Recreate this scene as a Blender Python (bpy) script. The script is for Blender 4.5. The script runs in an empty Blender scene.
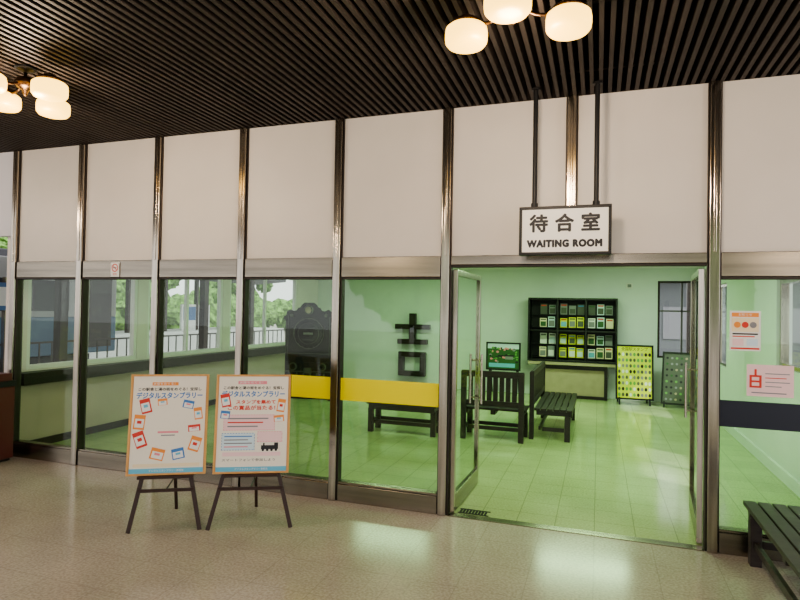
import bpy, math, random
from mathutils import Matrix, Vector, noise
random.seed(4)
C = bpy.context.scene.collection
sin, cos, pi = math.sin, math.cos, math.pi

# ---------------------------------------------------------------- materials
MATS = {}
def mat(name, col, rough=0.5, metal=0.0, emit=None, es=0.0, noise_amt=0.0, nscale=8.0, spec=0.5, stretch=None, bump=0.0):
    m = bpy.data.materials.new(name); m.use_nodes = True
    nt = m.node_tree; b = nt.nodes['Principled BSDF']
    c = (col[0], col[1], col[2], 1)
    b.inputs['Base Color'].default_value = c
    b.inputs['Roughness'].default_value = rough
    b.inputs['Metallic'].default_value = metal
    b.inputs['Specular IOR Level'].default_value = spec
    if emit:
        b.inputs['Emission Color'].default_value = (*emit, 1)
        b.inputs['Emission Strength'].default_value = es
    if noise_amt > 0 or bump > 0:
        tc = nt.nodes.new('ShaderNodeTexCoord'); mp = nt.nodes.new('ShaderNodeMapping')
        if stretch: mp.inputs['Scale'].default_value = stretch
        n = nt.nodes.new('ShaderNodeTexNoise'); n.inputs['Scale'].default_value = nscale
        n.inputs['Detail'].default_value = 4
        nt.links.new(tc.outputs['Object'], mp.inputs['Vector']); nt.links.new(mp.outputs[0], n.inputs['Vector'])
        r = nt.nodes.new('ShaderNodeValToRGB')
        r.color_ramp.elements[0].position = .3; r.color_ramp.elements[1].position = .7
        lo = [max(0, v * (1 - noise_amt)) for v in col]; hi = [min(1, v * (1 + noise_amt)) for v in col]
        r.color_ramp.elements[0].color = (*lo, 1); r.color_ramp.elements[1].color = (*hi, 1)
        nt.links.new(n.outputs['Fac'], r.inputs['Fac']); nt.links.new(r.outputs['Color'], b.inputs['Base Color'])
        if bump > 0:
            bp = nt.nodes.new('ShaderNodeBump'); bp.inputs['Strength'].default_value = bump
            bp.inputs['Distance'].default_value = .01
            nt.links.new(n.outputs['Fac'], bp.inputs['Height']); nt.links.new(bp.outputs[0], b.inputs['Normal'])
    MATS[name] = m
    return m

def tile_mat(name, c1, c2, grout, size, rough, speck_scale=120, lo=.70):
    m = bpy.data.materials.new(name); m.use_nodes = True
    nt = m.node_tree; b = nt.nodes['Principled BSDF']
    tc = nt.nodes.new('ShaderNodeTexCoord')
    br = nt.nodes.new('ShaderNodeTexBrick'); br.offset = 0; br.squash = 1
    br.inputs['Scale'].default_value = 1; br.inputs['Brick Width'].default_value = size
    br.inputs['Row Height'].default_value = size; br.inputs['Mortar Size'].default_value = .004
    br.inputs['Mortar Smooth'].default_value = .3
    br.inputs['Color1'].default_value = (*c1, 1); br.inputs['Color2'].default_value = (*c2, 1)
    br.inputs['Mortar'].default_value = (*grout, 1)
    nt.links.new(tc.outputs['Object'], br.inputs['Vector'])
    n = nt.nodes.new('ShaderNodeTexNoise'); n.inputs['Scale'].default_value = speck_scale; n.inputs['Detail'].default_value = 3
    nt.links.new(tc.outputs['Object'], n.inputs['Vector'])
    r = nt.nodes.new('ShaderNodeValToRGB'); r.color_ramp.elements[0].position = .35; r.color_ramp.elements[1].position = .65
    r.color_ramp.elements[0].color = (lo, lo * .98, lo * .96, 1); r.color_ramp.elements[1].color = (1.08, 1.07, 1.06, 1)
    nt.links.new(n.outputs['Fac'], r.inputs['Fac'])
    n2 = nt.nodes.new('ShaderNodeTexNoise'); n2.inputs['Scale'].default_value = 1.3; n2.inputs['Detail'].default_value = 5
    nt.links.new(tc.outputs['Object'], n2.inputs['Vector'])
    r2 = nt.nodes.new('ShaderNodeValToRGB'); r2.color_ramp.elements[0].position = .3; r2.color_ramp.elements[1].position = .7
    r2.color_ramp.elements[0].color = (.84, .83, .82, 1); r2.color_ramp.elements[1].color = (1.05, 1.05, 1.05, 1)
    nt.links.new(n2.outputs['Fac'], r2.inputs['Fac'])
    mx = nt.nodes.new('ShaderNodeMixRGB'); mx.blend_type = 'MULTIPLY'; mx.inputs['Fac'].default_value = 1
    nt.links.new(br.outputs['Color'], mx.inputs['Color1']); nt.links.new(r.outputs['Color'], mx.inputs['Color2'])
    mx2 = nt.nodes.new('ShaderNodeMixRGB'); mx2.blend_type = 'MULTIPLY'; mx2.inputs['Fac'].default_value = 1
    nt.links.new(mx.outputs[0], mx2.inputs['Color1']); nt.links.new(r2.outputs['Color'], mx2.inputs['Color2'])
    nt.links.new(mx2.outputs[0], b.inputs['Base Color'])
    mr = nt.nodes.new('ShaderNodeMapRange'); mr.inputs['To Min'].default_value = rough * .7; mr.inputs['To Max'].default_value = rough * 1.4
    nt.links.new(n2.outputs['Fac'], mr.inputs['Value']); nt.links.new(mr.outputs[0], b.inputs['Roughness'])
    MATS[name] = m
    return m

def glass_mat(name, tint, refl=1.0, base=.03, graze=.35):
    m = bpy.data.materials.new(name); m.use_nodes = True
    nt = m.node_tree; nt.nodes.clear()
    o = nt.nodes.new('ShaderNodeOutputMaterial'); t = nt.nodes.new('ShaderNodeBsdfTransparent')
    g = nt.nodes.new('ShaderNodeBsdfGlossy'); mx = nt.nodes.new('ShaderNodeMixShader')
    lw = nt.nodes.new('ShaderNodeLayerWeight'); lw.inputs['Blend'].default_value = .5
    pw = nt.nodes.new('ShaderNodeMath'); pw.operation = 'POWER'; pw.inputs[1].default_value = 5
    ma = nt.nodes.new('ShaderNodeMath'); ma.operation = 'MULTIPLY_ADD'; ma.inputs[1].default_value = graze; ma.inputs[2].default_value = base
    t.inputs['Color'].default_value = (*tint, 1); g.inputs['Roughness'].default_value = .01
    g.inputs['Color'].default_value = (refl, refl, refl, 1)
    nt.links.new(lw.outputs['Facing'], pw.inputs[0]); nt.links.new(pw.outputs[0], ma.inputs[0])
    nt.links.new(ma.outputs[0], mx.inputs['Fac']); nt.links.new(t.outputs[0], mx.inputs[1]); nt.links.new(g.outputs[0], mx.inputs[2])
    nt.links.new(mx.outputs[0], o.inputs['Surface'])
    MATS[name] = m
    return m

mat('steel', (.46, .41, .345), .17, 1.0, noise_amt=.25, nscale=30, stretch=(1, 1, .05))
mat('steel_h', (.30, .265, .215), .25, 1.0, noise_amt=.25, nscale=14, stretch=(.05, 1, 1))
mat('steel_dark', (.06, .05, .045), .4, .7)
mat('panel', (.74, .695, .645), .45, noise_amt=.03, nscale=2)
mat('wall_in', (.74, .81, .79), .6, noise_amt=.03, nscale=2)
mat('wall_end', (.80, .74, .72), .6, noise_amt=.03, nscale=2)
mat('wall_low', (.50, .40, .36), .45, noise_amt=.06, nscale=2)
mat('wall_side', (.72, .72, .78), .6)
mat('slat', (.036, .027, .023), .6, noise_amt=.3, nscale=4, stretch=(1, .2, 1))
mat('slab', (.022, .017, .015), .9)
mat('white', (.85, .85, .83), .5)
mat('ceil_in', (.8, .8, .78), .7)
mat('wood_dark', (.022, .015, .012), .42, noise_amt=.35, nscale=6, stretch=(1, 8, 8))
mat('wood_bench', (.045, .036, .034), .38, noise_amt=.3, nscale=6, stretch=(6, 1, 6))
mat('black', (.008, .008, .009), .45)
mat('navy', (.012, .016, .032), .35)
mat('yellow', (.92, .82, .01), .45)
mat('brown_easel', (.045, .022, .018), .4)
mat('frame_wood', (.66, .36, .13), .45, noise_amt=.15, nscale=10, stretch=(1, 1, .2))
mat('tan', (.42, .35, .24), .5, noise_amt=.08, nscale=6)
mat('paper', (.82, .82, .80), .5)
mat('paper_warm', (.84, .80, .71), .5)
mat('paper_pink', (.86, .62, .64), .5)
mat('paper_blue', (.62, .76, .84), .5)
mat('paper_cream', (.85, .74, .52), .5)
mat('ink', (.02, .02, .025), .5)
mat('ink_grey', (.25, .25, .27), .5)
mat('carved', (.10, .11, .09), .5)
mat('red', (.65, .06, .04), .5)
mat('orange', (.85, .32, .07), .5)
mat('blue', (.06, .22, .55), .5)
mat('cyan', (.15, .50, .70), .5)
mat('pink', (.80, .28, .34), .5)
mat('leaf_yellow', (.74, .74, .06), .5)
mat('leaf_green', (.15, .38, .10), .5)
mat('deep_green', (.04, .12, .04), .5)
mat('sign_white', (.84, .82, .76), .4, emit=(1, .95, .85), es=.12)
mat('globe', (.25, .13, .03), .4, emit=(1.0, .60, .11), es=3.8)
mat('brass', (.12, .07, .04), .35, 1.0)
mat('rubber', (.02, .02, .02), .8)
mat('handle', (.60, .50, .46), .25, 1.0)
mat('trunk', (.08, .05, .03), .9)
mat('foliage', (.17, .31, .08), .8, noise_amt=.7, nscale=5)
mat('asphalt', (.36, .34, .31), .9, noise_amt=.1, nscale=2)
mat('bldg', (.60, .60, .60), .7)
mat('bldg_grey', (.16, .17, .18), .7)
mat('bldg_blue', (.10, .20, .40), .6)
mat('train_blue', (.16, .26, .42), .35)
mat('rail_grey', (.12, .11, .11), .5, .3)
mat('roof', (.08, .08, .09), .7)
mat('train_red', (.10, .025, .02), .4)
tile_mat('floor_out', (.55, .50, .445), (.535, .485, .43), (.46, .415, .37), .40, .15, speck_scale=60, lo=.80)
tile_mat('floor_in', (.52, .62, .34), (.49, .59, .32), (.34, .41, .22), .30, .12, speck_scale=60, lo=.85)
glass_mat('glass', (.92, .965, .92), 1.0)
glass_mat('glass_clear', (.97, .99, .98), .6)
glass_mat('glass_door', (.93, .97, .94), .7, .02, .05)

# ---------------------------------------------------------------- mesh builder
class MB:
    def __init__(s):
        s.v = []; s.f = []; s.m = []; s.sm = []; s.mats = []
    def mi(s, n):
        if n not in s.mats: s.mats.append(n)
        return s.mats.index(n)
    def add(s, vs, fs, m, smooth=False, M=None):
        o = len(s.v); k = s.mi(m)
        for p in vs:
            p = Vector(p)
            if M is not None: p = M @ p
            s.v.append(p)
        for f in fs:
            s.f.append([i + o for i in f]); s.m.append(k); s.sm.append(smooth)
        return s
    def box(s, x0, x1, y0, y1, z0, z1, m, M=None):
        vs = [(x0, y0, z0), (x1, y0, z0), (x1, y1, z0), (x0, y1, z0), (x0, y0, z1), (x1, y0, z1), (x1, y1, z1), (x0, y1, z1)]
        return s.add(vs, [(0, 3, 2, 1), (4, 5, 6, 7), (0, 1, 5, 4), (1, 2, 6, 5), (2, 3, 7, 6), (3, 0, 4, 7)], m, False, M)
    def beam(s, p0, p1, w, d, m, up=(0, 1, 0)):
        p0 = Vector(p0); p1 = Vector(p1); z = (p1 - p0); L = z.length; z.normalize()
        x = Vector(up).cross(z)
        if x.length < 1e-4: x = Vector((1, 0, 0))
        x.normalize(); y = z.cross(x)
        M = Matrix(((x.x, y.x, z.x, p0.x), (x.y, y.y, z.y, p0.y), (x.z, y.z, z.z, p0.z), (0, 0, 0, 1)))
        return s.box(-w / 2, w / 2, -d / 2, d / 2, 0, L, m, M)
    def cyl(s, p0, p1, r, m, n=16, r1=None):
        r1 = r if r1 is None else r1
        p0 = Vector(p0); p1 = Vector(p1); z = (p1 - p0).normalized()
        x = z.orthogonal().normalized(); y = z.cross(x)
        vs = [p0 + (x * cos(2 * pi * i / n) + y * sin(2 * pi * i / n)) * r for i in range(n)]
        vs += [p1 + (x * cos(2 * pi * i / n) + y * sin(2 * pi * i / n)) * r1 for i in range(n)]
        s.add(vs, [(i, (i + 1) % n, n + (i + 1) % n, n + i) for i in range(n)], m, True)
        s.add(vs, [tuple(range(n - 1, -1, -1)), tuple(range(n, 2 * n))], m, False)
        return s
    def lathe(s, prof, c, m, n=28, M=None):
        vs = []; fs = []
        for (r, z) in prof:
            for i in range(n):
                a = 2 * pi * i / n; vs.append((c[0] + r * cos(a), c[1] + r * sin(a), c[2] + z))
        for k in range(len(prof) - 1):
            for i in range(n):
                j = (i + 1) % n
                fs.append((k * n + i, k * n + j, (k + 1) * n + j, (k + 1) * n + i))
        return s.add(vs, fs, m, True, M)
    def tube(s, pts, r, m, n=8):
        for a, b in zip(pts[:-1], pts[1:]): s.cyl(a, b, r, m, n)
        return s
    def rect(s, x0, x1, z0, z1, y, m, M=None):   # faces -y
        return s.add([(x0, y, z0), (x1, y, z0), (x1, y, z1), (x0, y, z1)], [(0, 1, 2, 3)], m, False, M)
    def rrect(s, cx, cz, w, h, ang, y, m):
        c, q = cos(ang), sin(ang)
        pts = []
        for (a, b) in ((-w/2, -h/2), (w/2, -h/2), (w/2, h/2), (-w/2, h/2)):
            pts.append((cx + a * c - b * q, y, cz + a * q + b * c))
        return s.add(pts, [(0, 1, 2, 3)], m)
    def disc(s, cx, cz, r, y, m, n=20, rz=None):
        rz = rz or r
        return s.add([(cx + r * cos(2*pi*i/n), y, cz + rz * sin(2*pi*i/n)) for i in range(n)], [tuple(range(n))], m)
    def prism(s, pts, y0, y1, m):   # outline in xz, extruded in y
        n = len(pts)
        vs = [(p[0], y0, p[1]) for p in pts] + [(p[0], y1, p[1]) for p in pts]
        s.add(vs, [tuple(range(n)), tuple(range(2*n-1, n-1, -1))] + [(i, n+i, n+(i+1) % n, (i+1) % n) for i in range(n)], m)
        return s
    def text(s, body, size, x, z, y, m, align='CENTER', ex=0.0, sx=1.0, bold=0.0, maxw=None, space=1.0):
        cu = bpy.data.curves.new('t', 'FONT'); cu.body = body; cu.size = size; cu.align_x = align; cu.align_y = 'CENTER'
        cu.extrude = ex; cu.resolution_u = 3; cu.space_character = space
        ob = bpy.data.objects.new('t', cu); C.objects.link(ob)
        dg = bpy.context.evaluated_depsgraph_get(); dg.update()
        me = bpy.data.meshes.new_from_object(ob.evaluated_get(dg))
        vs = [v.co.copy() for v in me.vertices]
        if vs:
            if maxw:
                w = max(v.x for v in vs) - min(v.x for v in vs)
                if w > 0: sx = maxw / w
            offs = [(0, 0)] if not bold else [(bold * cos(i * pi / 4), bold * sin(i * pi / 4)) for i in range(8)]
            for k, (ox, oz) in enumerate(offs):
                s.add([(v.x * sx + x + ox, y - v.z - k * .00004, v.y + z + oz) for v in vs], [tuple(p.vertices) for p in me.polygons], m)
        bpy.data.objects.remove(ob); bpy.data.meshes.remove(me)
        return s
    def build(s, name, parent=None, loc=(0, 0, 0), rot=(0, 0, 0), bevel=0, label=None, cat=None, kind=None, recentre=False):
        me = bpy.data.meshes.new(name)
        vs = s.v
        if recentre and parent is None:
            xs = [v.x for v in vs]; ys = [v.y for v in vs]; zs = [v.z for v in vs]
            c = Vector(((min(xs)+max(xs))/2, (min(ys)+max(ys))/2, min(zs)))
            vs = [v - c for v in vs]; loc = Vector(loc) + c
        me.from_pydata([tuple(v) for v in vs], [], s.f)
        for n in s.mats: me.materials.append(MATS[n])
        me.polygons.foreach_set('material_index', s.m); me.polygons.foreach_set('use_smooth', s.sm)
        me.update()
        ob = bpy.data.objects.new(name, me); C.objects.link(ob)
        ob.location = loc; ob.rotation_euler = rot
        if parent: ob.parent = parent
        if bevel:
            b = ob.modifiers.new('bevel', 'BEVEL'); b.width = bevel; b.segments = 2; b.limit_method = 'ANGLE'; b.angle_limit = .9
        if label: ob['label'] = label
        if cat: ob['category'] = cat
        if kind: ob['kind'] = kind
        return ob

def thing(name, loc, rz, label, cat, kind=None, group=None):
    e = bpy.data.objects.new(name, None); C.objects.link(e); e.empty_display_size = .1
    e.location = loc; e.rotation_euler = (0, 0, rz)
    e['label'] = label; e['category'] = cat
    if kind: e['kind'] = kind
    if group: e['group'] = group
    return e

CEIL = 3.40; TB = 1.96; TT = 2.155; TD = 2.06
XL, XR, YB = -5.08, 3.05, 7.6

# ---------------------------------------------------------------- shell
MB().box(-9, 6, -9, 0.0, -.12, 0, 'floor_out').build('floor', label='shiny beige terrazzo tile concourse floor', cat='floor', kind='structure')
MB().box(XL, XR, 0.0, YB, -.12, 0, 'floor_in').build('floor', label='glossy square tile floor of the waiting room', cat='floor', kind='structure')
b = MB().box(-9, 6, -9, .06, 3.62, 3.72, 'slab')
x = -8.98
while x < 6:
    b.box(x, x + .028, -9, -.008, CEIL, CEIL + .12, 'slat'); x += .064
for y in [-.15 - i * 1.0 for i in range(9)]:
    b.box(-9, 6, y - .04, y, CEIL + .125, CEIL + .2, 'slat')
b.build('ceiling', label='dark brown slatted louvre ceiling over the concourse', cat='ceiling', kind='structure')
MB().box(XL, XR, .06, YB, 2.6, 2.7, 'ceil_in').build('ceiling', label='plain white waiting room ceiling', cat='ceiling', kind='structure')

# upper facade panels
cols = [-4.96, -4, -3, -2, -1, 0, 1, 2, 3, 4]
for a, c in zip(cols[:-1], cols[1:]):
    MB().box(a + .03, c - .03, -.005, .055, TT, CEIL, 'panel').build('wall_front', recentre=True, label='warm white wall panel between steel mullions', cat='wall', kind='structure')
MB().box(-9, -5.0, -.01, .06, 2.45, CEIL, 'wall_side').build('wall_front', recentre=True, label='pale lavender white wall above the side opening', cat='wall', kind='structure')
MB().box(-9, 6, .0, .055, CEIL, 3.62, 'slab').build('wall_front', recentre=True, label='dark closing board above the wall panels', cat='wall', kind='structure')
# mullions
tn = 1
for a in cols:
    b = MB()
    z0 = 0 if a != 1 else TT
    b.box(a - .034, a + .034, -.045, .075, z0, CEIL, 'steel')
    b.box(a - .046, a - .034, -.02, .06, z0, CEIL, 'steel_dark')
    b.box(a + .034, a + .046, -.02, .06, z0, CEIL, 'steel_dark')
    b.box(a - .010, a + .010, -.052, -.045, TT, CEIL, 'steel')
    b.build('trim_%d' % tn, recentre=True, bevel=.004, label='polished stainless steel mullion running to the ceiling', cat='mullion', kind='structure'); tn += 1
# transom
for a, c in [(-4.96, -4), (-4, -3), (-3, -2), (-2, -1), (-1, 0), (0, 2), (2, 3), (3, 4)]:
    b = MB(); tb = TD if a == 0 else TB
    b.box(a + .046, c - .046, -.03, .07, tb + .02, TT, 'steel_h')
    b.box(a + .046, c - .046, -.02, .06, tb, tb + .02, 'steel_dark')
    b.build('trim_%d' % tn, recentre=True, bevel=.004, label='brushed stainless steel transom rail above the glass', cat='rail', kind='structure'); tn += 1
# kick rails and panes
wn = 1
for a, c in zip(cols[:-1], cols[1:]):
    if a in (0, 1): continue
    MB().box(a + .046, c - .046, -.03, .07, 0, .15, 'steel_h').box(a+.046, c-.046, -.02, .06, .15, .17, 'steel_h').build('baseboard_front', recentre=True, bevel=.004, label='brushed stainless steel kick rail under the glass', cat='baseboard', kind='structure')
    w = thing('window_%d' % wn, ((a + c) / 2, 0, 0), 0, 'large fixed glass pane of the partition', 'window', 'structure'); wn += 1
    h = (c - a) / 2 - .046
    MB().box(-h, h, .010, .020, .17, TB, 'glass').build('glass_pane', w)
    if a in (-2, -1):
        MB().box(-.454 if a == -1 else .05, .454, .004, .0095, .885, 1.083, 'yellow').build('warning_band', w, label='yellow safety strip')
        w['label'] = 'large fixed glass pane with a yellow safety strip'
    if a >= 2:
        MB().box(-.454, .454, .004, .0095, .90, 1.09, 'navy').build('warning_band', w, label='dark navy safety strip')
        w['label'] = 'large fixed glass pane with a dark navy safety strip'
# threshold
MB().box(.05, 1.95, -.03, .06, 0, .006, 'steel_h').build('trim_%d' % tn, recentre=True, label='thin steel threshold strip in the doorway', cat='threshold', kind='structure'); tn += 1
b = MB()
for i in range(9): b.box(-.12 + i * .026, -.12 + i * .026 + .018, -.045, .045, 0.0, .004, 'rubber')
b.box(-.13, .13, -.055, -.045, 0, .005, 'rubber'); b.box(-.13, .13, .045, .055, 0, .005, 'rubber')
b.build('drain_grate', loc=(.24, .14, 0), label='small dark drain grate in the floor by the door', cat='grate')

# glass door leaves
def leaf(name, loc, rz, side):
    w = thing(name, loc, rz, 'steel framed glass door leaf swung open', 'door', 'structure')
    L = .92; H = TD - .015
    b = MB()
    b.box(0, .045, -.02, .02, .012, H, 'steel'); b.box(L - .045, L, -.02, .02, .012, H, 'steel')
    b.box(.045, L - .045, -.02, .02, H - .05, H, 'steel_h'); b.box(.045, L - .045, -.02, .02, .012, .16, 'steel_h')
    b.build('door_frame', w, bevel=.003)
    MB().box(.045, L - .045, -.004, .004, .16, H - .05, 'glass_door').build('glass_pane', w)
    for sy in (-1, 1):
        h = MB()
        h.cyl((L - .09, sy * .055, .80), (L - .09, sy * .055, 1.28), .012, 'handle')
        h.cyl((L - .09, sy * .055, .86), (L - .09, sy * .004, .86), .009, 'handle', 10)
        h.cyl((L - .09, sy * .055, 1.22), (L - .09, sy * .004, 1.22), .009, 'handle', 10)
        h.build('handle', w, label='upright tubular metal pull handle')
    return w
leaf('door_1', (.070, .03, 0), math.radians(88.5), 1)
leaf('door_2', (1.935, .085, 0), math.radians(85.5), -1)

# interior walls ---------------------------------------------------
def wall_x(name, X0, X1, y0, y1, z0, z1, holes, m, label, low=None):
    b = MB(); ys = y0
    for (a, c, lo, hi) in holes:
        b.box(X0, X1, ys, a, z0, z1, m); b.box(X0, X1, a, c, z0, lo, m); b.box(X0, X1, a, c, hi, z1, m); ys = c
    b.box(X0, X1, ys, y1, z0, z1, m)
    if low: b.box(X1, X1 + .012, y0, y1 - .02, 0, .76, low)
    b.build(name, label=label, cat='wall', kind='structure')
LH = [(.25, 1.95, .92, 2.35), (2.15, 3.95, .92, 2.35), (4.15, 6.6, .92, 2.35)]
wall_x('wall_left', XL - .10, XL, .06, YB, 0, 2.7, LH, 'wall_end', 'white waiting room side wall with windows', low='wall_low')
RH = [(1.0, 2.6, 1.15, 2.1), (5.2, 7.0, .9, 2.2)]
wall_x('wall_right', XR, XR + .15, .06, YB, 0, 2.7, RH, 'wall_in', 'white waiting room side wall')
b = MB()
b.box(XL - .10, 2.30, YB, YB + .15, 0, 2.7, 'wall_in'); b.box(2.30, 3.02, YB, YB + .15, 0, .85, 'wall_in')
b.box(2.30, 3.02, YB, YB + .15, 2.35, 2.7, 'wall_in'); b.box(3.02, XR + .15, YB, YB + .15, 0, 2.7, 'wall_in')
b.build('wall_back', label='white waiting room end wall', cat='wall', kind='structure')
def win_x(X, y0, y1, z0, z1, n, fm):
    global wn
    w = thing('window_%d' % wn, (X, (y0 + y1) / 2, z0), 0, 'framed sliding window looking outdoors', 'window', 'structure'); wn += 1
    h = (y1 - y0) / 2; H = z1 - z0; b = MB()
    b.box(-.04, .04, -h, h, 0, .05, fm); b.box(-.04, .04, -h, h, H - .05, H, fm)
    b.box(-.04, .04, -h, -h + .05, .05, H - .05, fm); b.box(-.04, .04, h - .05, h, .05, H - .05, fm)
    for i in range(1, n):
        yy = -h + 2 * h * i / n; b.box(-.03, .03, yy - .025, yy + .025, .05, H - .05, fm)
    b.build('window_frame', w, bevel=.003)
    MB().box(-.004, .004, -h + .05, h - .05, .05, H - .05, 'glass_clear').build('glass_pane', w)
for (a, c, lo, hi) in LH: win_x(XL - .05, a, c, lo, hi, 2, 'white')
for (a, c, lo, hi) in RH: win_x(XR + .07, a, c, lo, hi, 2, 'steel')
w = thing('window_%d' % wn, (2.66, YB + .07, .85), 0, 'framed window in the end wall looking outdoors', 'window', 'structure'); wn += 1
b = MB(); b.box(-.36, .36, -.04, .04, 0, .04, 'steel_dark'); b.box(-.36, .36, -.04, .04, 1.46, 1.5, 'steel_dark')
b.box(-.36, -.32, -.04, .04, .04, 1.46, 'steel_dark'); b.box(.32, .36, -.04, .04, .04, 1.46, 'steel_dark'); b.box(.06, .09, -.03, .03, .04, 1.46, 'rail_grey')
b.box(-.32, .32, -.03, .03, .9, .93, 'rail_grey')
b.build('window_frame', w)
MB().box(-.32, .32, -.004, .004, .04, 1.46, 'glass_clear').build('glass_pane', w)
MB().box(XL, XL + .16, .1, YB - .4, .76, .90, 'wood_dark').build('trim_%d' % tn, recentre=True, bevel=.006, label='thick dark wooden sill along the side windows', cat='sill', kind='structure'); tn += 1
MB().box(XL + .012, XL + .027, .1, YB - .02, 0, .09, 'wood_dark').build('baseboard_left', recentre=True, label='dark skirting board', cat='baseboard', kind='structure')
MB().box(XL + .03, XR - .04, YB - .015, YB, 0, .09, 'wall_in').build('baseboard_back', recentre=True, label='pale skirting board', cat='baseboard', kind='structure')
MB().box(XR - .03, XR, .1, YB - .02, 0, .12, 'wall_in').build('baseboard_right', recentre=True, label='pale skirting board', cat='baseboard', kind='structure')

# ---------------------------------------------------------------- hanging sign
s = thing('hanging_sign', (.965, -.25, 2.31), 0, 'white waiting room sign in a dark frame hung on rods', 'sign')
W, H = .66, .365
b = MB()
b.box(-W/2, W/2, -.035, .035, H/2 - .022, H/2, 'black'); b.box(-W/2, W/2, -.035, .035, -H/2, -H/2 + .022, 'black')
b.box(-W/2, -W/2 + .022, -.035, .035, -H/2 + .022, H/2 - .022, 'black'); b.box(W/2 - .022, W/2, -.035, .035, -H/2 + .022, H/2 - .022, 'black')
b.build('sign_frame', s, bevel=.003)
MB().box(-W/2 + .022, W/2 - .022, -.028, .028, -H/2 + .022, H/2 - .022, 'sign_white').build('sign_panel', s)
b = MB()
for ch, xx in (('待', -.185), ('合', 0), ('室', .185)): b.text(ch, .138, xx, .045, -.0295, 'ink', bold=.0050)
b.text('WAITING ROOM', .070, 0, -.10, -.0295, 'ink', maxw=.53, bold=.0052, space=1.14)
b.build('sign_lettering', s)
for xx in (-.222, .222):
    b = MB(); b.cyl((xx, 0, H/2), (xx, 0, CEIL - 2.31), .018, 'black', 14)
    b.cyl((xx, 0, H/2), (xx, 0, H/2 + .03), .026, 'black', 14); b.cyl((xx, 0, CEIL - 2.31 - .015), (xx, 0, CEIL - 2.31), .035, 'black', 14)
    b.build('hanging_rod', s)

# no smoking plate
b = MB(); b.box(-.055, .055, -.006, 0, -.075, .075, 'paper')
s = thing('no_smoking_sign', (-3.51, -.034, 2.06), 0, 'small white no smoking plate with red ring', 'sign'); b.build('plate', s, bevel=.001)
b = MB()
n = 24; R1, R2 = .042, .032
vs = [(R1*cos(2*pi*i/n), -.0068, .018+R1*sin(2*pi*i/n)) for i in range(n)] + [(R2*cos(2*pi*i/n), -.0068, .018+R2*sin(2*pi*i/n)) for i in range(n)]
b.add(vs, [(i, (i+1) % n, n+(i+1) % n, n+i) for i in range(n)], 'red')
b.rrect(0, .018, .07, .008, -.78, -.0072, 'red'); b.rect(-.025, .02, .014, .022, -.0066, 'ink')
b.text('禁煙', .026, 0, -.05, -.0068, 'red')
b.build('symbol', s)

# ---------------------------------------------------------------- chandeliers
def chandelier(loc, angs, zl):
    e = thing('ceiling_chandelier', (loc[0], loc[1], CEIL), 0, 'dark metal ceiling chandelier with glowing warm glass shades', 'ceiling lamp', group='concourse chandeliers')
    b = MB(); b.lathe([(0.0, 0), (.07, 0), (.072, -.010), (.05, -.02), (.015, -.03), (0, -.03)], (0, 0, 0), 'black')
    b.build('ceiling_plate', e)
    b = MB(); b.lathe([(0, -.03), (.012, -.035), (.012, -.06), (.05, -.075), (.07, -.10), (.07, -.125), (.05, -.145), (.02, -.165), (.012, -.195), (0, -.205)], (0, 0, 0), 'brass')
    b.build('pole', e)
    for (dx, dy) in angs:
        L = math.hypot(dx, dy); ux, uy = dx / L, dy / L; zz = zl - CEIL
        pts = []
        for i in range(11):
            t = i / 10; r = .04 + (L - .04) * t
            pts.append((ux * r, uy * r, -.115 - .05 * sin(pi * t) + (zz + .12 + .115) * t * t))
        b = MB(); b.tube(pts, .010, 'brass', 8)
        b.build('arm', e)
        b = MB(); b.lathe([(0, .11), (.033, .11), (.05, .094), (.083, .078), (.088, .06), (.066, .055), (0, .055)], (dx, dy, zz), 'brass')
        b.build('shade_holder', e)
        b = MB()
        b.lathe([(k * 1.11, q * 1.05) for k, q in [(.055, .054), (.090, .048), (.101, .038), (.1045, .015), (.1045, -.015), (.102, -.034), (.090, -.050), (.060, -.060), (.02, -.064), (0, -.065)]], (dx, dy, zz), 'globe', 32)
        b.build('lamp_shade', e, label='glowing cream glass drum shade')
chandelier((.777, -1.70), [(-.266, .066), (.0, -.21), (.272, .066)], 3.20)
chandelier((-2.731, -1.67), [(.278, -.033), (-.044, .266), (-.278, .044), (.0, -.278)], 3.20)

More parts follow.
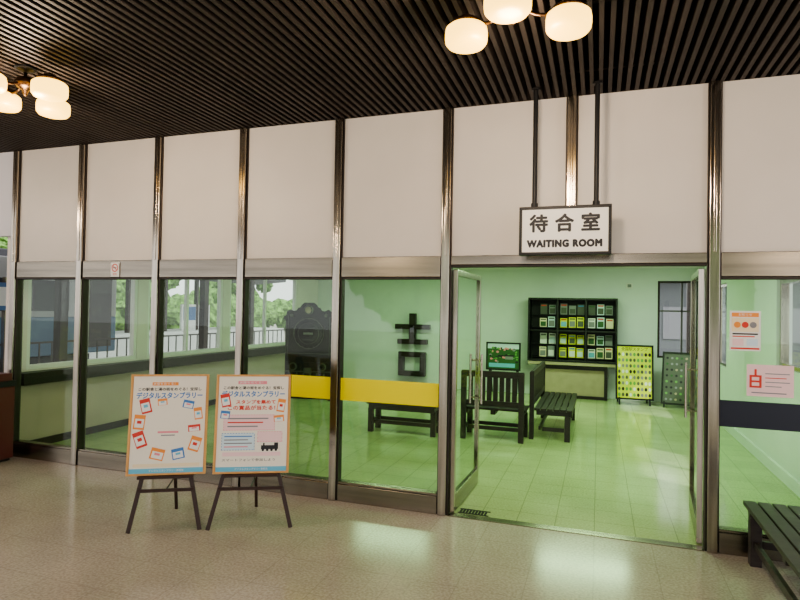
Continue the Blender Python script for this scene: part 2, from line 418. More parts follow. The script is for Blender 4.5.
# ---------------------------------------------------------------- easel posters
def dashed(b, x0, x1, z0, z1, y, m):
    n = int((x1 - x0) / .02)
    for i in range(n):
        xa = x0 + i * (x1 - x0) / n
        b.rect(xa, xa + .011, z1 - .004, z1, y, m); b.rect(xa, xa + .011, z0, z0 + .004, y, m)
    n = int((z1 - z0) / .02)
    for i in range(n):
        za = z0 + i * (z1 - z0) / n
        b.rect(x0, x0 + .004, za, za + .011, y, m); b.rect(x1 - .004, x1, za, za + .011, y, m)
def poster_print(b, W, H, v, y):
    b.rect(-W/2 + .004, W/2 - .004, .0, H, y, 'paper_warm')
    y -= .0008
    b.rect(-W/2 + .004, W/2 - .004, 0, .035, y, 'cyan')
    b.text('デジタルスタンプラリー事務局', .018, 0, .017, y - .0006, 'paper')
    if v == 0:
        b.rect(-.13, .06, H - .07, H - .045, y, 'orange')
        b.text('JR線をめぐる！', .02, -.035, H - .058, y - .0006, 'paper', maxw=.16)
        b.text('この駅舎と湯の街をめぐる！宝探し', .026, 0, H - .10, y, 'ink', maxw=.46, bold=.0006)
        b.text('デジタルスタンプラリー', .05, 0, H - .15, y, 'blue', maxw=.48, bold=.0016)
        cards = [(-.17, .50, .075, .11, .25), (-.21, .38, .08, .11, -.1), (.14, .51, .08, .06, -.2), (.215, .44, .06, .09, .15),
                 (-.20, .25, .08, .12, .35), (-.07, .14, .10, .085, -.25), (.08, .14, .09, .08, .2), (.20, .21, .08, .11, -.3), (.19, .33, .09, .05, .1), (-.05, .53, .07, .05, .1)]
        b.rect(-.075, .075, .295, .31, y, 'pink'); b.rect(-.05, .05, .275, .283, y, 'ink_grey')
        b.rect(-.24, .24, .045, .07, y, 'paper_cream')
    else:
        b.rect(-.12, .10, H - .06, H - .035, y, 'pink')
        b.text('JR線をめぐる！', .02, -.01, H - .048, y - .0006, 'paper', maxw=.18)
        b.text('この駅舎と湯の街をめぐる！宝探し', .026, 0, H - .09, y, 'ink', maxw=.46, bold=.0006)
        b.text('デジタルスタンプラリー', .05, 0, H - .14, y, 'blue', maxw=.48, bold=.0016)
        b.text('スタンプを集めて', .032, .02, H - .20, y, 'red', maxw=.30, bold=.0012)
        b.text('この賞品が当たる！', .036, .0, H - .245, y, 'red', maxw=.36, bold=.0012)
        cards = [(-.21, .54, .07, .10, .2), (.215, .50, .06, .10, -.15), (-.21, .43, .07, .06, -.1), (.20, .40, .08, .05, .1)]
        b.rect(-.22, .17, .31, .43, y, 'paper_pink'); dashed(b, -.22, .17, .31, .43, y - .0006, 'pink')
        for k in range(3): b.rect(-.19, .12 - .04 * k, .395 - k * .03, .405 - k * .03, y - .0012, ['ink_grey', 'red', 'ink_grey'][k])
        b.rect(-.23, .02, .16, .29, y, 'paper_blue'); dashed(b, -.23, .02, .16, .29, y - .0006, 'blue')
        for k in range(4): b.rect(-.21, -.0 - .03 * (k % 2), .26 - k * .026, .268 - k * .026, y - .0012, ['blue', 'ink_grey', 'ink_grey', 'pink'][k])
        b.rect(.04, .23, .22, .30, y, 'paper_pink'); dashed(b, .04, .23, .22, .30, y - .0006, 'pink')
        b.rect(-.22, .22, .115, .145, y, 'paper_pink')
        b.text('スマートフォンで参加しよう', .022, -.02, .085, y, 'ink', maxw=.40)
        yy = y - .0008
        b.rect(.07, .20, .165, .195, yy, 'ink'); b.rect(.17, .20, .195, .215, yy, 'ink'); b.rect(.085, .097, .195, .213, yy, 'ink')
        for k in range(4): b.disc(.085 + k * .033, .160, .010, yy - .0004, 'ink', 12)
    for i, (cx, cz, w, h, a) in enumerate(cards):
        b.rrect(cx, cz, w, h, a, y - .0006, ['red', 'orange', 'blue', 'orange'][i % 4])
        b.rrect(cx, cz - .008, w * .8, h * .6, a, y - .0012, 'paper')
        b.rrect(cx, cz, w * .4, h * .2, a, y - .0018, ['cyan', 'red', 'pink'][i % 3])

def easel(loc, rz, v, hw, lab):
    e = thing('easel_poster_stand', (loc[0], loc[1], 0), rz, lab, 'poster stand', group='poster easels in front of the glass')
    W, H = .57, .755
    for sx in (-1, 1):
        b = MB(); b.beam((sx * hw, 0, .0), (sx * .03, .15, 1.12), .030, .022, 'brown_easel'); b.build('leg', e, bevel=.003)
    b = MB(); b.beam((0, .50, .0), (0, .17, 1.10), .024, .02, 'brown_easel'); b.build('leg', e, bevel=.003)
    zc = .30; t = zc / 1.12; xx = hw * (1 - t) + .03 * t; yy = .15 * t
    b = MB(); b.box(-xx - .01, xx + .01, yy - .022, yy - .008, zc - .012, zc + .012, 'brown_easel'); b.build('crossbar', e, bevel=.002)
    b = MB(); b.cyl((0, yy, zc), (0, .45 - .08, .30), .006, 'brown_easel', 8); b.build('stay', e)
    b = MB(); b.box(-.2, .2, -.01, .075, .395, .415, 'brown_easel'); b.build('ledge', e, bevel=.002)
    b = MB(); b.box(-.03, .03, .12, .19, 1.08, 1.15, 'brown_easel'); b.build('hinge_block', e, bevel=.003)
    R = (math.radians(-8), 0, 0); L0 = (0, .02, .417)
    b = MB(); t = .015
    b.box(-W/2, W/2, 0, .018, 0, H, 'frame_wood'); b.box(-W/2, W/2, -.008, 0, 0, t, 'frame_wood'); b.box(-W/2, W/2, -.008, 0, H - t, H, 'frame_wood')
    b.box(-W/2, -W/2 + t, -.008, 0, t, H - t, 'frame_wood'); b.box(W/2 - t, W/2, -.008, 0, t, H - t, 'frame_wood')
    b.build('board', e, loc=L0, rot=R)
    b = MB(); poster_print(b, W - 2*t, H - 2*t, v, -.001)
    b.build('poster', e, loc=(0, .02 + .0, .417 + t), rot=R, label='printed stamp rally poster with coloured cards')
easel((-1.86, -1.14), math.radians(30), 0, .255, 'wooden tripod easel with a stamp rally poster, scattered cards')
easel((-1.30, -.86), math.radians(27), 1, .31, 'wooden tripod easel with a stamp rally poster, prize text')

# ---------------------------------------------------------------- benches
def slat_bench(name, L, D, back, loc, rz, label, m='wood_dark', SH=.42, nslat=6, group=None):
    e = thing(name, (loc[0], loc[1], 0), rz, label, 'bench', group=group)
    b = MB(); w = D / nslat
    for i in range(nslat):
        b.box(-L/2, L/2, -D/2 + i*w + .006, -D/2 + (i+1)*w - .006, SH - .03, SH, m)
    for xx in (-L/2 + .06, 0, L/2 - .06): b.box(xx - .03, xx + .03, -D/2 + .03, D/2 - .03, SH - .09, SH - .031, m)
    b.box(-L/2 + .03, L/2 - .03, -D/2 + .012, -D/2 + .028, SH - .10, SH - .031, m)
    b.build('seat', e, bevel=.004)
    for sx in (-1, 1):
        for sy in (-1, 1):
            x0 = sx * (L/2 - .05) - .035
            b = MB()
            if back and sy > 0:
                b.box(x0, x0 + .07, D/2 + .002, D/2 + .06, 0, .90, m)
            else:
                b.box(x0, x0 + .07, sy*(D/2 - .07) - .035, sy*(D/2 - .07) + .035, 0, SH - .091, m)
            b.build('leg', e, bevel=.004)
    b = MB()
    b.box(-L/2 + .09, L/2 - .09, -D/2 + .055, -D/2 + .085, .12, .17, m); b.box(-L/2 + .09, L/2 - .09, D/2 - .085, D/2 - .055, .12, .17, m)
    for sx in (-1, 1):
        xx = sx * (L/2 - .05); b.box(xx - .015, xx + .015, -D/2 + .11, D/2 - .11, .12, .17, m)
    b.build('stretcher', e, bevel=.003)
    if back:
        b = MB()
        b.box(-L/2 + .02, L/2 - .02, D/2 + .003, D/2 + .05, .83, .91, m); b.box(-L/2 + .05, L/2 - .05, D/2 + .005, D/2 + .045, .45, .52, m)
        n = max(6, int(L / .105))
        for i in range(n):
            xx = -L/2 + .10 + (L - .20) * (i + .5) / n; b.box(xx - .03, xx + .03, D/2 + .012, D/2 + .032, .52, .84, m)
        b.build('backrest', e, bevel=.003)
    return e
slat_bench('wooden_bench', .86, .46, True, (-.10, 3.16), pi, 'dark wooden bench with slatted back, seen from behind', group='waiting room benches')
slat_bench('wooden_bench', 1.75, .50, True, (.66, 4.05), pi/2, 'dark wooden slatted bench beside another bench', group='waiting room benches')
slat_bench('backless_bench', 1.0, .42, False, (-1.32, 2.95), 0, 'low dark backless wooden bench near the glass', group='waiting room benches')
slat_bench('backless_bench', 1.7, .62, False, (2.48, -.96), pi/2, 'weathered dark slatted wooden bench beside the glass partition', m='wood_bench', nslat=7)

# ---------------------------------------------------------------- leaflet cabinet
e = thing('leaflet_cabinet', (.71, 7.36, 0), 0, 'black leaflet rack cabinet on a plain tan counter', 'cabinet')
b = MB(); W = .85
b.box(-W, W, .20, .22, .70, 1.99, 'black')
for xx in (-W, -.29, .25, W - .035): b.box(xx, xx + .035, -.16, .20, .74, 1.97, 'black')
b.box(-W, W, -.17, .20, 1.95, 1.99, 'black'); b.box(-W, W, -.17, .20, .72, .76, 'black'); b.box(-W, W, -.165, .20, 1.32, 1.35, 'black')
b.build('rack', e, bevel=.003)
MB().box(-W + .02, W - .02, -.2, .22, .66, .715, 'tan').build('counter_top', e, bevel=.003)
b = MB(); b.box(-.60, .62, -.06, .2, .06, .655, 'tan'); b.box(-.66, -.60, -.1, .2, 0, .655, 'wood_dark'); b.box(.62, .68, -.1, .2, 0, .655, 'wood_dark')
b.box(-.60, .62, -.09, -.06, .57, .655, 'wood_dark'); b.box(-.60, .62, -.09, .2, 0, .06, 'wood_dark')
b.build('base_cupboard', e, bevel=.003)
b = MB()
for r in range(2):
    for c in range(3):
        x0 = [-.79, -.235, .305][c]
        for half in range(2):
            z0 = [.80, 1.40][r] + half * .26
            for k in range(3):
                xx = x0 + k * .165 + random.uniform(-.008, .008)
                if c == 0 and (k < 1): continue
                yb = .02 + half * .06
                top = (r == 1 and half == 1)
                if top: col = random.choice(['ink_grey', 'carved', 'deep_green', 'paper_blue' if c == 2 else 'ink_grey'])
                else: col = (random.choice(['leaf_yellow', 'leaf_yellow', 'paper']) if c == 1 else random.choice(['paper', 'paper', 'paper_blue', 'paper_cream', 'ink_grey']))
                hh = random.uniform(.18, .225)
                b.box(xx, xx + .135, yb - .006, yb, z0, z0 + hh, col)
                b.rect(xx + .015, xx + .12, z0 + hh * .78, z0 + hh * .9, yb - .0075, random.choice(['ink_grey', 'deep_green', 'carved', 'red', 'blue']))
                b.rect(xx + .015, xx + .12, z0 + .02, z0 + hh * .62, yb - .0075, 'carved' if top else random.choice(['ink_grey', 'paper', 'carved', 'paper_cream', 'cyan', 'deep_green', 'paper_blue']))
            b.box(x0 - .005, x0 + .50, -.012 + half * .06, .19, z0 - .014, z0 - .002, 'black')
o = b.build('leaflets', e, label='rows of white and yellow leaflets'); o['kind'] = 'stuff'

# display boards
def board(name, loc, rz, w, z0, z1, kind, lab, cat, tilt=0):
    e = thing(name, (loc[0], loc[1], 0), rz, lab, cat)
    H = z1 - z0; TR = (math.radians(-tilt), 0, 0); z1 -= z0; zb = z0; z0 = 0
    b = MB(); t = .03
    b.box(-w/2, w/2, 0, .02, z0, z1, 'black')
    for (a, c, d, f) in ((-w/2, w/2, z0, z0+t), (-w/2, w/2, z1-t, z1), (-w/2, -w/2+t, z0+t, z1-t), (w/2-t, w/2, z0+t, z1-t)):
        b.box(a, c, -.015, 0, d, f, 'black')
    b.build('frame', e, loc=(0, 0, zb), rot=TR)
    b = MB()
    if kind == 'yellow':
        b.rect(-w/2+t, w/2-t, z0+t, z1-t, -.002, 'leaf_yellow')
        b.text('全国駅スタンプ', .07, 0, z1 - .085, -.004, 'ink', maxw=w*.7)
        for r in range(8):
            for c in range(9):
                xx = -w/2 + .065 + c * (w - .13) / 8; zz = z0 + .09 + r * (H - .27) / 7
                b.disc(xx, zz, .024, -.0035, random.choice(['paper', 'ink_grey', 'leaf_green', 'ink', 'carved']), 10, .034)
        b.build('poster', e, loc=(0, 0, zb), rot=TR, label='yellow poster with rows of small pictures')
    elif kind == 'photos':
        b.rect(-w/2+t, w/2-t, z0+t, z1-t, -.002, 'carved')
        for r in range(8):
            for c in range(6):
                xx = -w/2 + .05 + c * (w - .08) / 6; zz = z0 + .05 + r * (H - .1) / 8
                b.disc(xx + .035, zz + .045, .022, -.004 , random.choice(['ink_grey', 'leaf_green', 'ink', 'deep_green', 'ink', 'tan']), 8)
        b.build('poster', e, loc=(0, 0, zb), rot=TR, label='dark board with rows of small photographs')
    else:
        x0, x1, za, zc = -w/2 + t, w/2 - t, z0 + t, z1 - t; hh = zc - za
        b.rect(x0, x1, za, zc, -.002, 'deep_green')
        b.rect(x0, x1, za + hh * .80, zc, -.0026, 'paper_blue')
        b.rect(x0 + .03, x1 - .08, za + .03, za + hh * .22, -.0028, 'cyan')
        for i in range(60):
            xx = random.uniform(x0 + .04, x1 - .04); zz = za + hh * random.choice([random.uniform(.62, .84), random.uniform(.25, .6), random.uniform(.25, .6)])
            b.disc(xx, zz, random.uniform(.012, .04), -.0032 - i * .00004, random.choice(['leaf_green', 'deep_green', 'deep_green', 'leaf_green', 'pink', 'ink', 'ink_grey']), 9, random.uniform(.010, .026))
        b.rect(x0 + .36, x0 + .52, za + hh * .38, za + hh * .50, -.0062, 'ink_grey'); b.rect(x0 + .34, x0 + .54, za + hh * .50, za + hh * .56, -.0064, 'ink')
        b.build('picture', e, loc=(0, 0, zb), rot=TR, label='landscape picture of a green garden with a pond')
    sn = sin(math.radians(tilt))
    for sx in (-1, 1):
        b = MB(); b.beam((sx * w * .4, -.02, 0), (sx * w * .4, .02, zb + .05), .03, .03, 'black'); b.build('leg', e)
        b = MB(); b.beam((sx * w * .4, .38, 0), (sx * w * .4, .03 + H * .7 * sn, zb + H * .7), .025, .02, 'black'); b.build('leg', e)
    return e
board('framed_picture', (-.62, 7.15), 0, .70, .50, 1.07, 'garden', 'dark framed green garden landscape picture on a black stand', 'picture')
board('poster_board', (1.86, 6.90), .06, .66, .10, 1.12, 'yellow', 'yellow poster of many small pictures on a black stand', 'poster board', 6)
board('poster_board', (2.58, 6.85), -.22, .56, .06, 1.03, 'photos', 'dark board of small photographs beside the window', 'poster board', 14)

# wall box
b = MB(); b.box(-.06, .06, -.06, 0, 0, .10, 'white'); b.box(-.035, .035, -.075, -.06, .02, .08, 'ink_grey')
b.build('wall_speaker', loc=(1.78, YB, 2.2), bevel=.005, label='small white box fixed high on the end wall', cat='speaker')

# kanji wooden ornament
e = thing('wooden_character_ornament', (-2.68, 7.50, 0), 0, 'large dark wooden character-shaped ornament by the wall', 'ornament')
b = MB(); b.box(-.07, .07, -.06, .06, 1.04, 1.62, 'wood_dark'); b.box(-.40, .40, -.06, .06, 1.27, 1.38, 'wood_dark'); b.box(-.34, .34, -.06, .06, .94, 1.05, 'wood_dark'); b.build('upper_character', e, bevel=.006)
b = MB(); b.box(-.31, .31, -.06, .06, .66, .77, 'wood_dark'); b.box(-.31, .31, -.06, .06, .24, .35, 'wood_dark'); b.box(-.31, -.19, -.06, .06, .35, .66, 'wood_dark'); b.box(.19, .31, -.06, .06, .35, .66, 'wood_dark'); b.build('lower_character', e, bevel=.006)
b = MB(); b.box(-.04, .04, .062, .09, 0.0, .99, 'wall_in'); b.box(-.4, .4, -.15, .09, 0, .06, 'wood_dark'); b.build('stand', e)

# locomotive cut-out panel
e = thing('locomotive_panel', (-3.93, 5.0, 0), math.radians(12), 'black steam locomotive front cut-out panel standing on the floor', 'display panel')
half = [(.40, .08), (.45, .10), (.45, 1.46), (.49, 1.48), (.49, 1.53), (.44, 1.56), (.43, 1.63), (.37, 1.67), (.30, 1.64), (.24, 1.65), (.21, 1.70), (.17, 1.71), (.14, 1.76), (.09, 1.80)]
pts = half + [(-x_, z_) for x_, z_ in reversed(half)]
MB().prism(pts, 0, .03, 'black').build('panel', e)
b = MB()
Mx = Matrix.Rotation(pi/2, 4, 'X')
def ring(b, cx, cz, r0, r1, y0, y1, m):
    b.lathe([(r0, 0), (r0, y1), (r1, y1), (r1, 0)], (0, 0, 0), m, 32, Matrix.Translation((cx, y0, cz)) @ Mx)
ring(b, 0, 1.22, .29, .28, 0, .02, 'carved'); ring(b, 0, 1.22, .26, .0, 0, .02, 'black'); ring(b, 0, 1.22, .20, .194, -.02, .01, 'carved'); ring(b, 0, 1.22, .03, .0, -.02, .02, 'carved')
for i in range(16):
    a = 2*pi*i/16; b.cyl((.27*cos(a), 0, 1.22+.27*sin(a)), (.27*cos(a), -.025, 1.22+.27*sin(a)), .007, 'carved', 8)
b.beam((-.15, -.03, 1.32), (.15, -.03, 1.32), .008, .008, 'carved'); b.beam((-.11, -.03, 1.10), (.11, -.03, 1.10), .008, .008, 'carved')
b.build('smokebox_door', e)
b = MB(); ring(b, 0, 1.66, .085, .065, 0, .07, 'carved'); ring(b, 0, 1.66, .065, .0, 0, .045, 'paper_cream'); b.build('headlamp', e)
b = MB(); b.box(-.09, .09, -.045, -.032, 1.20, 1.24, 'ink_grey'); b.build('number_plate', e)
b = MB()
for sx in (-1, 1):
    b.box(sx*.40 - .004, sx*.40 + .004, -.01, 0, .80, 1.54, 'carved'); b.box(sx*.435 - .004, sx*.435 + .004, -.01, 0, .80, 1.44, 'carved')
    for k in range(5): b.box(sx*.417 - .02, sx*.417 + .02, -.01, 0, .86 + k*.13, .868 + k*.13, 'carved')
    ring(b, sx*.28, .60, .075, .055, 0, .06, 'carved'); ring(b, sx*.28, .60, .05, .0, 0, .07, 'black')
    b.cyl((sx*.33, 0, 1.56), (sx*.33, -.05, 1.56), .03, 'carved', 12)
b.box(-.44, .44, -.02, 0, .84, .85, 'carved'); b.box(-.44, .44, -.025, 0, .50, .52, 'carved'); b.box(-.44, .44, -.022, 0, .52, .68, 'black')
b.box(-.07, .07, -.06, 0, .48, .58, 'carved')
for i in range(6): b.box(-.36 + i*.13, -.33 + i*.13, -.015, 0, .12, .48, 'carved')
b.build('buffer_beam', e)
b = MB(); b.box(-.5, -.44, -.2, .25, 0, .08, 'wood_dark'); b.box(.44, .5, -.2, .25, 0, .08, 'wood_dark'); b.box(-.44, .44, -.02, .05, 0, .075, 'wood_dark'); b.build('base', e)

# papers on the glass
e = thing('notice_poster', (2.206, .0099, 1.45), 0, 'white notice with orange and red print taped on glass', 'poster')
MB().box(-.098, .098, -.002, .0, 0, .285, 'paper').build('sheet', e)
b = MB(); b.rect(-.085, .085, .242, .272, -.0028, 'orange'); b.text('お知らせ', .022, 0, .257, -.0034, 'paper')
b.rect(-.085, .085, .135, .235, -.0028, 'paper_cream'); b.disc(-.05, .185, .022, -.0032, 'orange'); b.disc(.0, .185, .022, -.0032, 'red'); b.disc(.05, .185, .022, -.0032, 'ink_grey')
b.rect(-.08, .08, .115, .125, -.0028, 'ink'); b.rect(-.08, .06, .098, .106, -.0028, 'red')
b.rect(-.08, -.01, .035, .085, -.0028, 'paper_pink'); b.rect(.01, .08, .035, .085, -.0028, 'paper_blue'); b.rect(-.09, .09, .01, .022, -.0028, 'red')
b.build('print', e)
e = thing('notice_poster', (2.363, .0099, 1.13), 0, 'pale pink notice with a red symbol taped on glass', 'poster')
MB().box(-.145, .145, -.002, 0, 0, .225, 'paper_pink').build('sheet', e)
b = MB()
b.rect(-.128, -.052, .060, .074, -.0028, 'red'); b.rect(-.128, -.052, .136, .150, -.0028, 'red'); b.rect(-.128, -.113, .074, .136, -.0028, 'red'); b.rect(-.067, -.052, .074, .136, -.0028, 'red')
b.rect(-.113, -.067, .098, .112, -.0028, 'red'); b.rect(-.097, -.083, .150, .192, -.0028, 'red')
for k, (w_, m_) in enumerate([(.15, 'ink_grey'), (.13, 'red'), (.15, 'ink_grey'), (.10, 'ink_grey')]): b.rect(-.03, -.03 + w_, .160 - k*.030, .166 - k*.030, -.0028, m_)
b.rect(-.115, .10, .022, .030, -.0028, 'ink_grey')
b.build('print', e)

# waste bin beside end mullion
e = thing('waste_bin', (-4.94, -.30, 0), 0, 'dark reddish brown waste bin beside the end mullion', 'waste bin')
b = MB(); b.box(-.19, .19, -.17, .17, .03, .80, 'train_red'); b.box(-.17, .17, -.15, .15, 0, .03, 'black'); b.build('body', e, bevel=.01)
b = MB(); b.box(-.20, .20, -.18, .18, .80, .86, 'black'); b.box(-.17, .17, -.15, .15, .86, .94, 'train_red'); b.box(-.10, .10, -.156, -.15, .87, .925, 'black'); b.build('lid', e, bevel=.008)

# ---------------------------------------------------------------- outdoors
MB().box(-60, 60, -40, 60, -.35, -.14, 'asphalt').build('ground', label='pale paved ground outdoors', cat='ground', kind='structure')
def blob(b, c, R, seed, k, n1=14, n2=22):
    vs = []; fs = []
    for i in range(n1 + 1):
        for j in range(n2):
            t = pi * i / n1; p = 2*pi*j/n2; d = Vector((sin(t)*cos(p), sin(t)*sin(p), cos(t)))
            vs.append(c + d * R * (1 + .3 * noise.noise(d * 3 + Vector((k, seed, 0))) + .5 * noise.noise(d * 9 + Vector((seed, k, 3)))))
    for i in range(n1):
        for j in range(n2): fs.append((i*n2+j, (i+1)*n2+j, (i+1)*n2+(j+1) % n2, i*n2+(j+1) % n2))
    b.add(vs, fs, 'foliage', False)
def tree(loc, s, seed):
    e = thing('tree', (loc[0], loc[1], -.14), 0, 'leafy green tree outdoors', 'tree', group='trees outside the windows')
    b = MB(); b.cyl((0, 0, 0), (0, 0, 2.0*s), .14*s, 'trunk', 10, .09*s); b.cyl((0, 0, 1.4*s), (.6*s, .3*s, 2.4*s), .06*s, 'trunk', 8, .03*s); b.cyl((0, 0, 1.5*s), (-.6*s, -.2*s, 2.5*s), .06*s, 'trunk', 8, .03*s); b.build('trunk', e)
    rnd = random.Random(seed); b = MB()
    for k in range(18):
        blob(b, Vector((rnd.uniform(-1.1, 1.1), rnd.uniform(-2.2, 2.2), rnd.uniform(1.4, 4.2))) * s, rnd.uniform(.4, .8) * s, seed, k)
    b.build('foliage', e)
for i, (x, y, s) in enumerate([(-29, 2, 1.2), (-28, 10, 1.35), (-29, 18, 1.2), (-28, 26, 1.4), (-27, 36, 1.3), (-29, -6, 1.1), (-6, -17, 1.2), (5, -18, 1.2)]): tree((x, y), s, i)  # last pair added behind the camera, unseen, for reflections in the glass
rnd = random.Random(77); b = MB()
for k in range(110):
    blob(b, Vector((-22 + rnd.uniform(-.6, .6), -8 + (k % 72) * .75, rnd.uniform(.3, 1.6) + (1.2 if k >= 72 else 0))), rnd.uniform(.7, 1.15), 5, k, 10, 16)
o = b.build('hedge', label='long unclipped green hedge beyond the tracks', cat='hedge')
pl = [(-8, 1.2), (-8, 3.2), (-8, 5.2), (-8, 7.2), (-8, 9.2), (-8, 12.2), (3.4, 11.5), (-3.5, -10.5), (0.5, -10.5), (4.5, -10.5)]  # last few posts are unseen, added behind the camera to reflect in the panes
for i, (x, y) in enumerate(pl):
    b = MB(); b.box(-.08, .08, -.08, .08, 0, 3.28, 'steel_dark'); b.box(-.14, .14, -.14, .14, 0, .12, 'steel_dark'); b.beam((0, 0, 2.7), (0, .5, 3.2), .07, .07, 'steel_dark')
    o = b.build('canopy_post', loc=(x, y, -.14), label='dark platform canopy post outdoors', cat='post'); o['group'] = 'canopy posts'
b = MB(); b.box(-11.2, -6.2, -.5, 16, 3.15, 3.3, 'roof'); b.build('platform_canopy', label='dark flat roof over the platform', cat='canopy')
b = MB()
for i in range(60): b.box(-10.012, -9.988, -1 + i*.3, -.976 + i*.3, -.14, .86, 'rail_grey')
b.box(-10.02, -9.98, -1, 17, .84, .88, 'rail_grey'); b.box(-10.02, -9.98, -1, 17, .3, .33, 'rail_grey')
b.build('railing', label='dark metal railing along the platform', cat='railing')
# railcar standing at the platform
e = thing('railcar', (-12.7, 1.5, -.14), 0, 'blue and pale grey railcar standing at the platform', 'train')
b = MB(); b.box(-1.15, 1.15, -6.5, 6.5, .55, 1.5, 'train_blue'); b.box(-1.15, 1.15, -6.5, 6.5, 1.5, 2.9, 'bldg'); b.box(-1.0, 1.0, -6.4, 6.4, 2.9, 3.08, 'roof'); b.build('body', e, bevel=.03)
for i in range(6):
    y0 = -5.0 + i * 1.75
    MB().box(1.15, 1.17, y0, y0 + 1.2, 1.65, 2.4, 'ink').build('side_window', e)
for y0 in (-6.2, 5.55): MB().box(1.15, 1.18, y0, y0 + .75, .7, 2.6, 'rail_grey').build('door', e)
MB().box(-.85, .85, 6.5, 6.52, 1.6, 2.5, 'ink').build('cab_window', e)
for y0 in (-4.5, 4.5):
    b = MB()
    for dy in (-.9, .9):
        for sx in (-1, 1): b.cyl((sx * .75, y0 + dy, .42), (sx * .62, y0 + dy, .42), .42, 'roof', 24)
        b.cyl((-.7, y0 + dy, .42), (.7, y0 + dy, .42), .07, 'roof', 10)
    b.box(.76, .86, y0 - 1.4, y0 + 1.4, .32, .5, 'roof'); b.box(-.86, -.76, y0 - 1.4, y0 + 1.4, .32, .5, 'roof')
    b.build('bogie', e)
# opposite platform with shelter
e = thing('platform_shelter', (-16, 9, -.14), 0, 'long open platform shelter with dark posts and low walls', 'shelter')
MB().box(-1.6, 1.6, -13, 13, 0, .75, 'bldg').build('platform', e)
for i in range(13):
    MB().box(-.08, .08, -12 + i*2.0 - .07, -12 + i*2.0 + .07, .75, 3.0, 'steel_dark').build('post', e)
MB().add([(-1.9, -12.6, 3.15), (0, -12.6, 3.0), (1.9, -12.6, 3.15), (-1.9, 12.6, 3.15), (0, 12.6, 3.0), (1.9, 12.6, 3.15), (-1.9, -12.6, 3.28), (0, -12.6, 3.13), (1.9, -12.6, 3.28), (-1.9, 12.6, 3.28), (0, 12.6, 3.13), (1.9, 12.6, 3.28)],
  [(0, 1, 4, 3), (1, 2, 5, 4), (6, 9, 10, 7), (7, 10, 11, 8), (2, 8, 11, 5), (0, 3, 9, 6), (0, 6, 7, 1), (1, 7, 8, 2), (3, 4, 10, 9), (4, 5, 11, 10)], 'roof').build('roof', e)
for yy in (-7, 1, 7):
    b = MB(); b.box(-.05, .05, yy, yy + 1.9, .75, 1.9, 'white'); b.box(.05, .06, yy + .1, yy + .9, 1.2, 1.8, 'bldg_blue')
    b.build('notice_panel', e)
def house(loc, hx, hy, h, wm, lab, wx):
    e = thing('station_building', (loc[0], loc[1], -.14), 0, lab, 'building')
    b = MB(); b.box(-hx, hx, -hy, hy, 0, h, wm)
    if wx:
        for i in range(7): b.box(hx, hx + .03, -7 + i*2.1, -5.6 + i*2.1, 1.8, 3.2, 'bldg_blue')
    else:
        for i in range(3): b.box(-hx + .8 + i * 1.8, -hx + 1.9 + i * 1.8, -hy - .03, -hy, 1.0, 2.1, 'ink_grey')
    b.build('walls', e)
    MB().add([(-hx-.5, -hy-.4, h), (hx+.5, -hy-.4, h), (0, -hy-.4, h+1.8), (-hx-.5, hy+.4, h), (hx+.5, hy+.4, h), (0, hy+.4, h+1.8)], [(0, 1, 2), (5, 4, 3), (0, 2, 5, 3), (1, 4, 5, 2), (0, 3, 4, 1)], 'roof').build('roof', e)
house((-38, 6), 3, 8, 5.2, 'bldg', 'low pale building with dark roof across the tracks', True)
house((5.5, 19), 3, 2, 3.0, 'bldg_grey', 'small grey building with dark roof beyond the end window', False)
b = MB(); b.box(-.04, .04, -.04, .04, 0, 2.3, 'steel'); b.box(-.05, .05, -.3, .3, 1.7, 2.2, 'bldg_blue'); b.box(.05, .055, -.24, .24, 1.78, 2.12, 'paper')
b.build('platform_sign', loc=(-9.0, 2.9, -.14), label='blue and white platform sign on a pole', cat='sign')

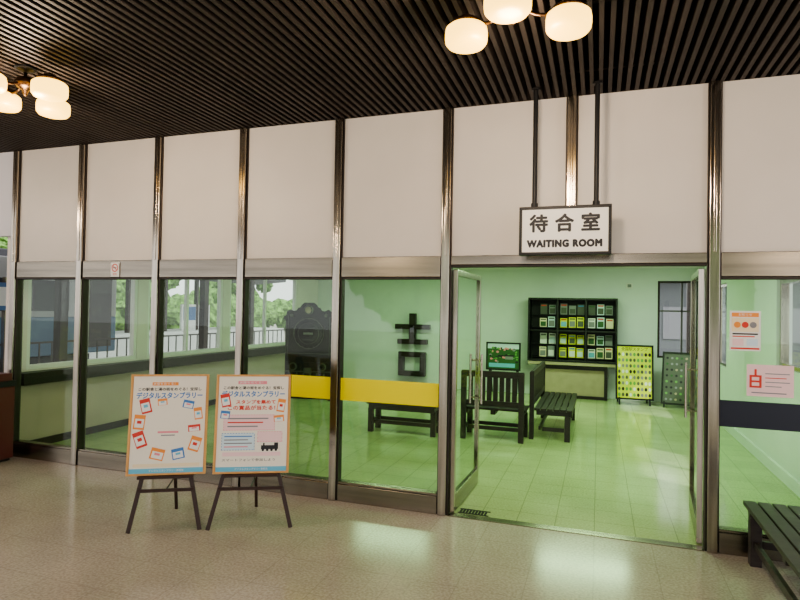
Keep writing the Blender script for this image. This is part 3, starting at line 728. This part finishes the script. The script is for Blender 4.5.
# ---------------------------------------------------------------- lights
w = bpy.data.worlds.new('world'); bpy.context.scene.world = w; w.use_nodes = True
bg = w.node_tree.nodes['Background']; bg.inputs['Color'].default_value = (.97, .97, .99, 1); bg.inputs['Strength'].default_value = 1.6
def area(name, loc, rot, sx, sy, e, col):
    l = bpy.data.lights.new(name, 'AREA'); l.shape = 'RECTANGLE'; l.size = sx; l.size_y = sy; l.energy = e; l.color = col
    o = bpy.data.objects.new(name, l); C.objects.link(o); o.location = loc; o.rotation_euler = rot; return o
for (x, y, p) in [(-3, 2, 10), (-2.4, 5.5, 34), (1, 2, 50), (1, 5.5, 52)]:
    area('fluorescent_light', (x, y, 2.55), (0, 0, 0), 1.4, .3, p, (.63, 1.0, .52))
def point(loc, e, col, r=.12):
    l = bpy.data.lights.new('chandelier_and_fill_light', 'POINT'); l.energy = e; l.color = col; l.shadow_soft_size = r
    o = bpy.data.objects.new('chandelier_and_fill_light', l); C.objects.link(o); o.location = loc
for (x, y) in [(.777, -1.75), (-2.73, -1.7), (-6.2, -1.7), (4.2, -1.8), (.82, -5.2), (-2.34, -5.2), (3.9, -5.2)]:  # pair under the modelled chandeliers; the others are added fill without fixtures
    point((x, y, 2.96), 50, (1.0, .79, .58))
sun = bpy.data.lights.new('sun', 'SUN'); sun.energy = 2.5; sun.angle = .05; so = bpy.data.objects.new('sun', sun); C.objects.link(so)
so.rotation_euler = (math.radians(40), 0, math.radians(60))

# ---------------------------------------------------------------- camera
vs = bpy.context.scene.view_settings
try: vs.look = 'AgX - Medium High Contrast'
except Exception: pass
vs.exposure = .12
cd = bpy.data.cameras.new('camera'); cam = bpy.data.objects.new('camera', cd); C.objects.link(cam)
cd.sensor_width = 36; cd.lens = 26.0
cam.location = (1.214, -4.71, 1.70)
R = Matrix.Rotation(math.radians(19), 4, 'Z') @ Matrix.Rotation(math.radians(90.95), 4, 'X') @ Matrix.Rotation(math.radians(1.03), 4, 'Z')
cam.rotation_euler = R.to_euler()
bpy.context.scene.camera = cam
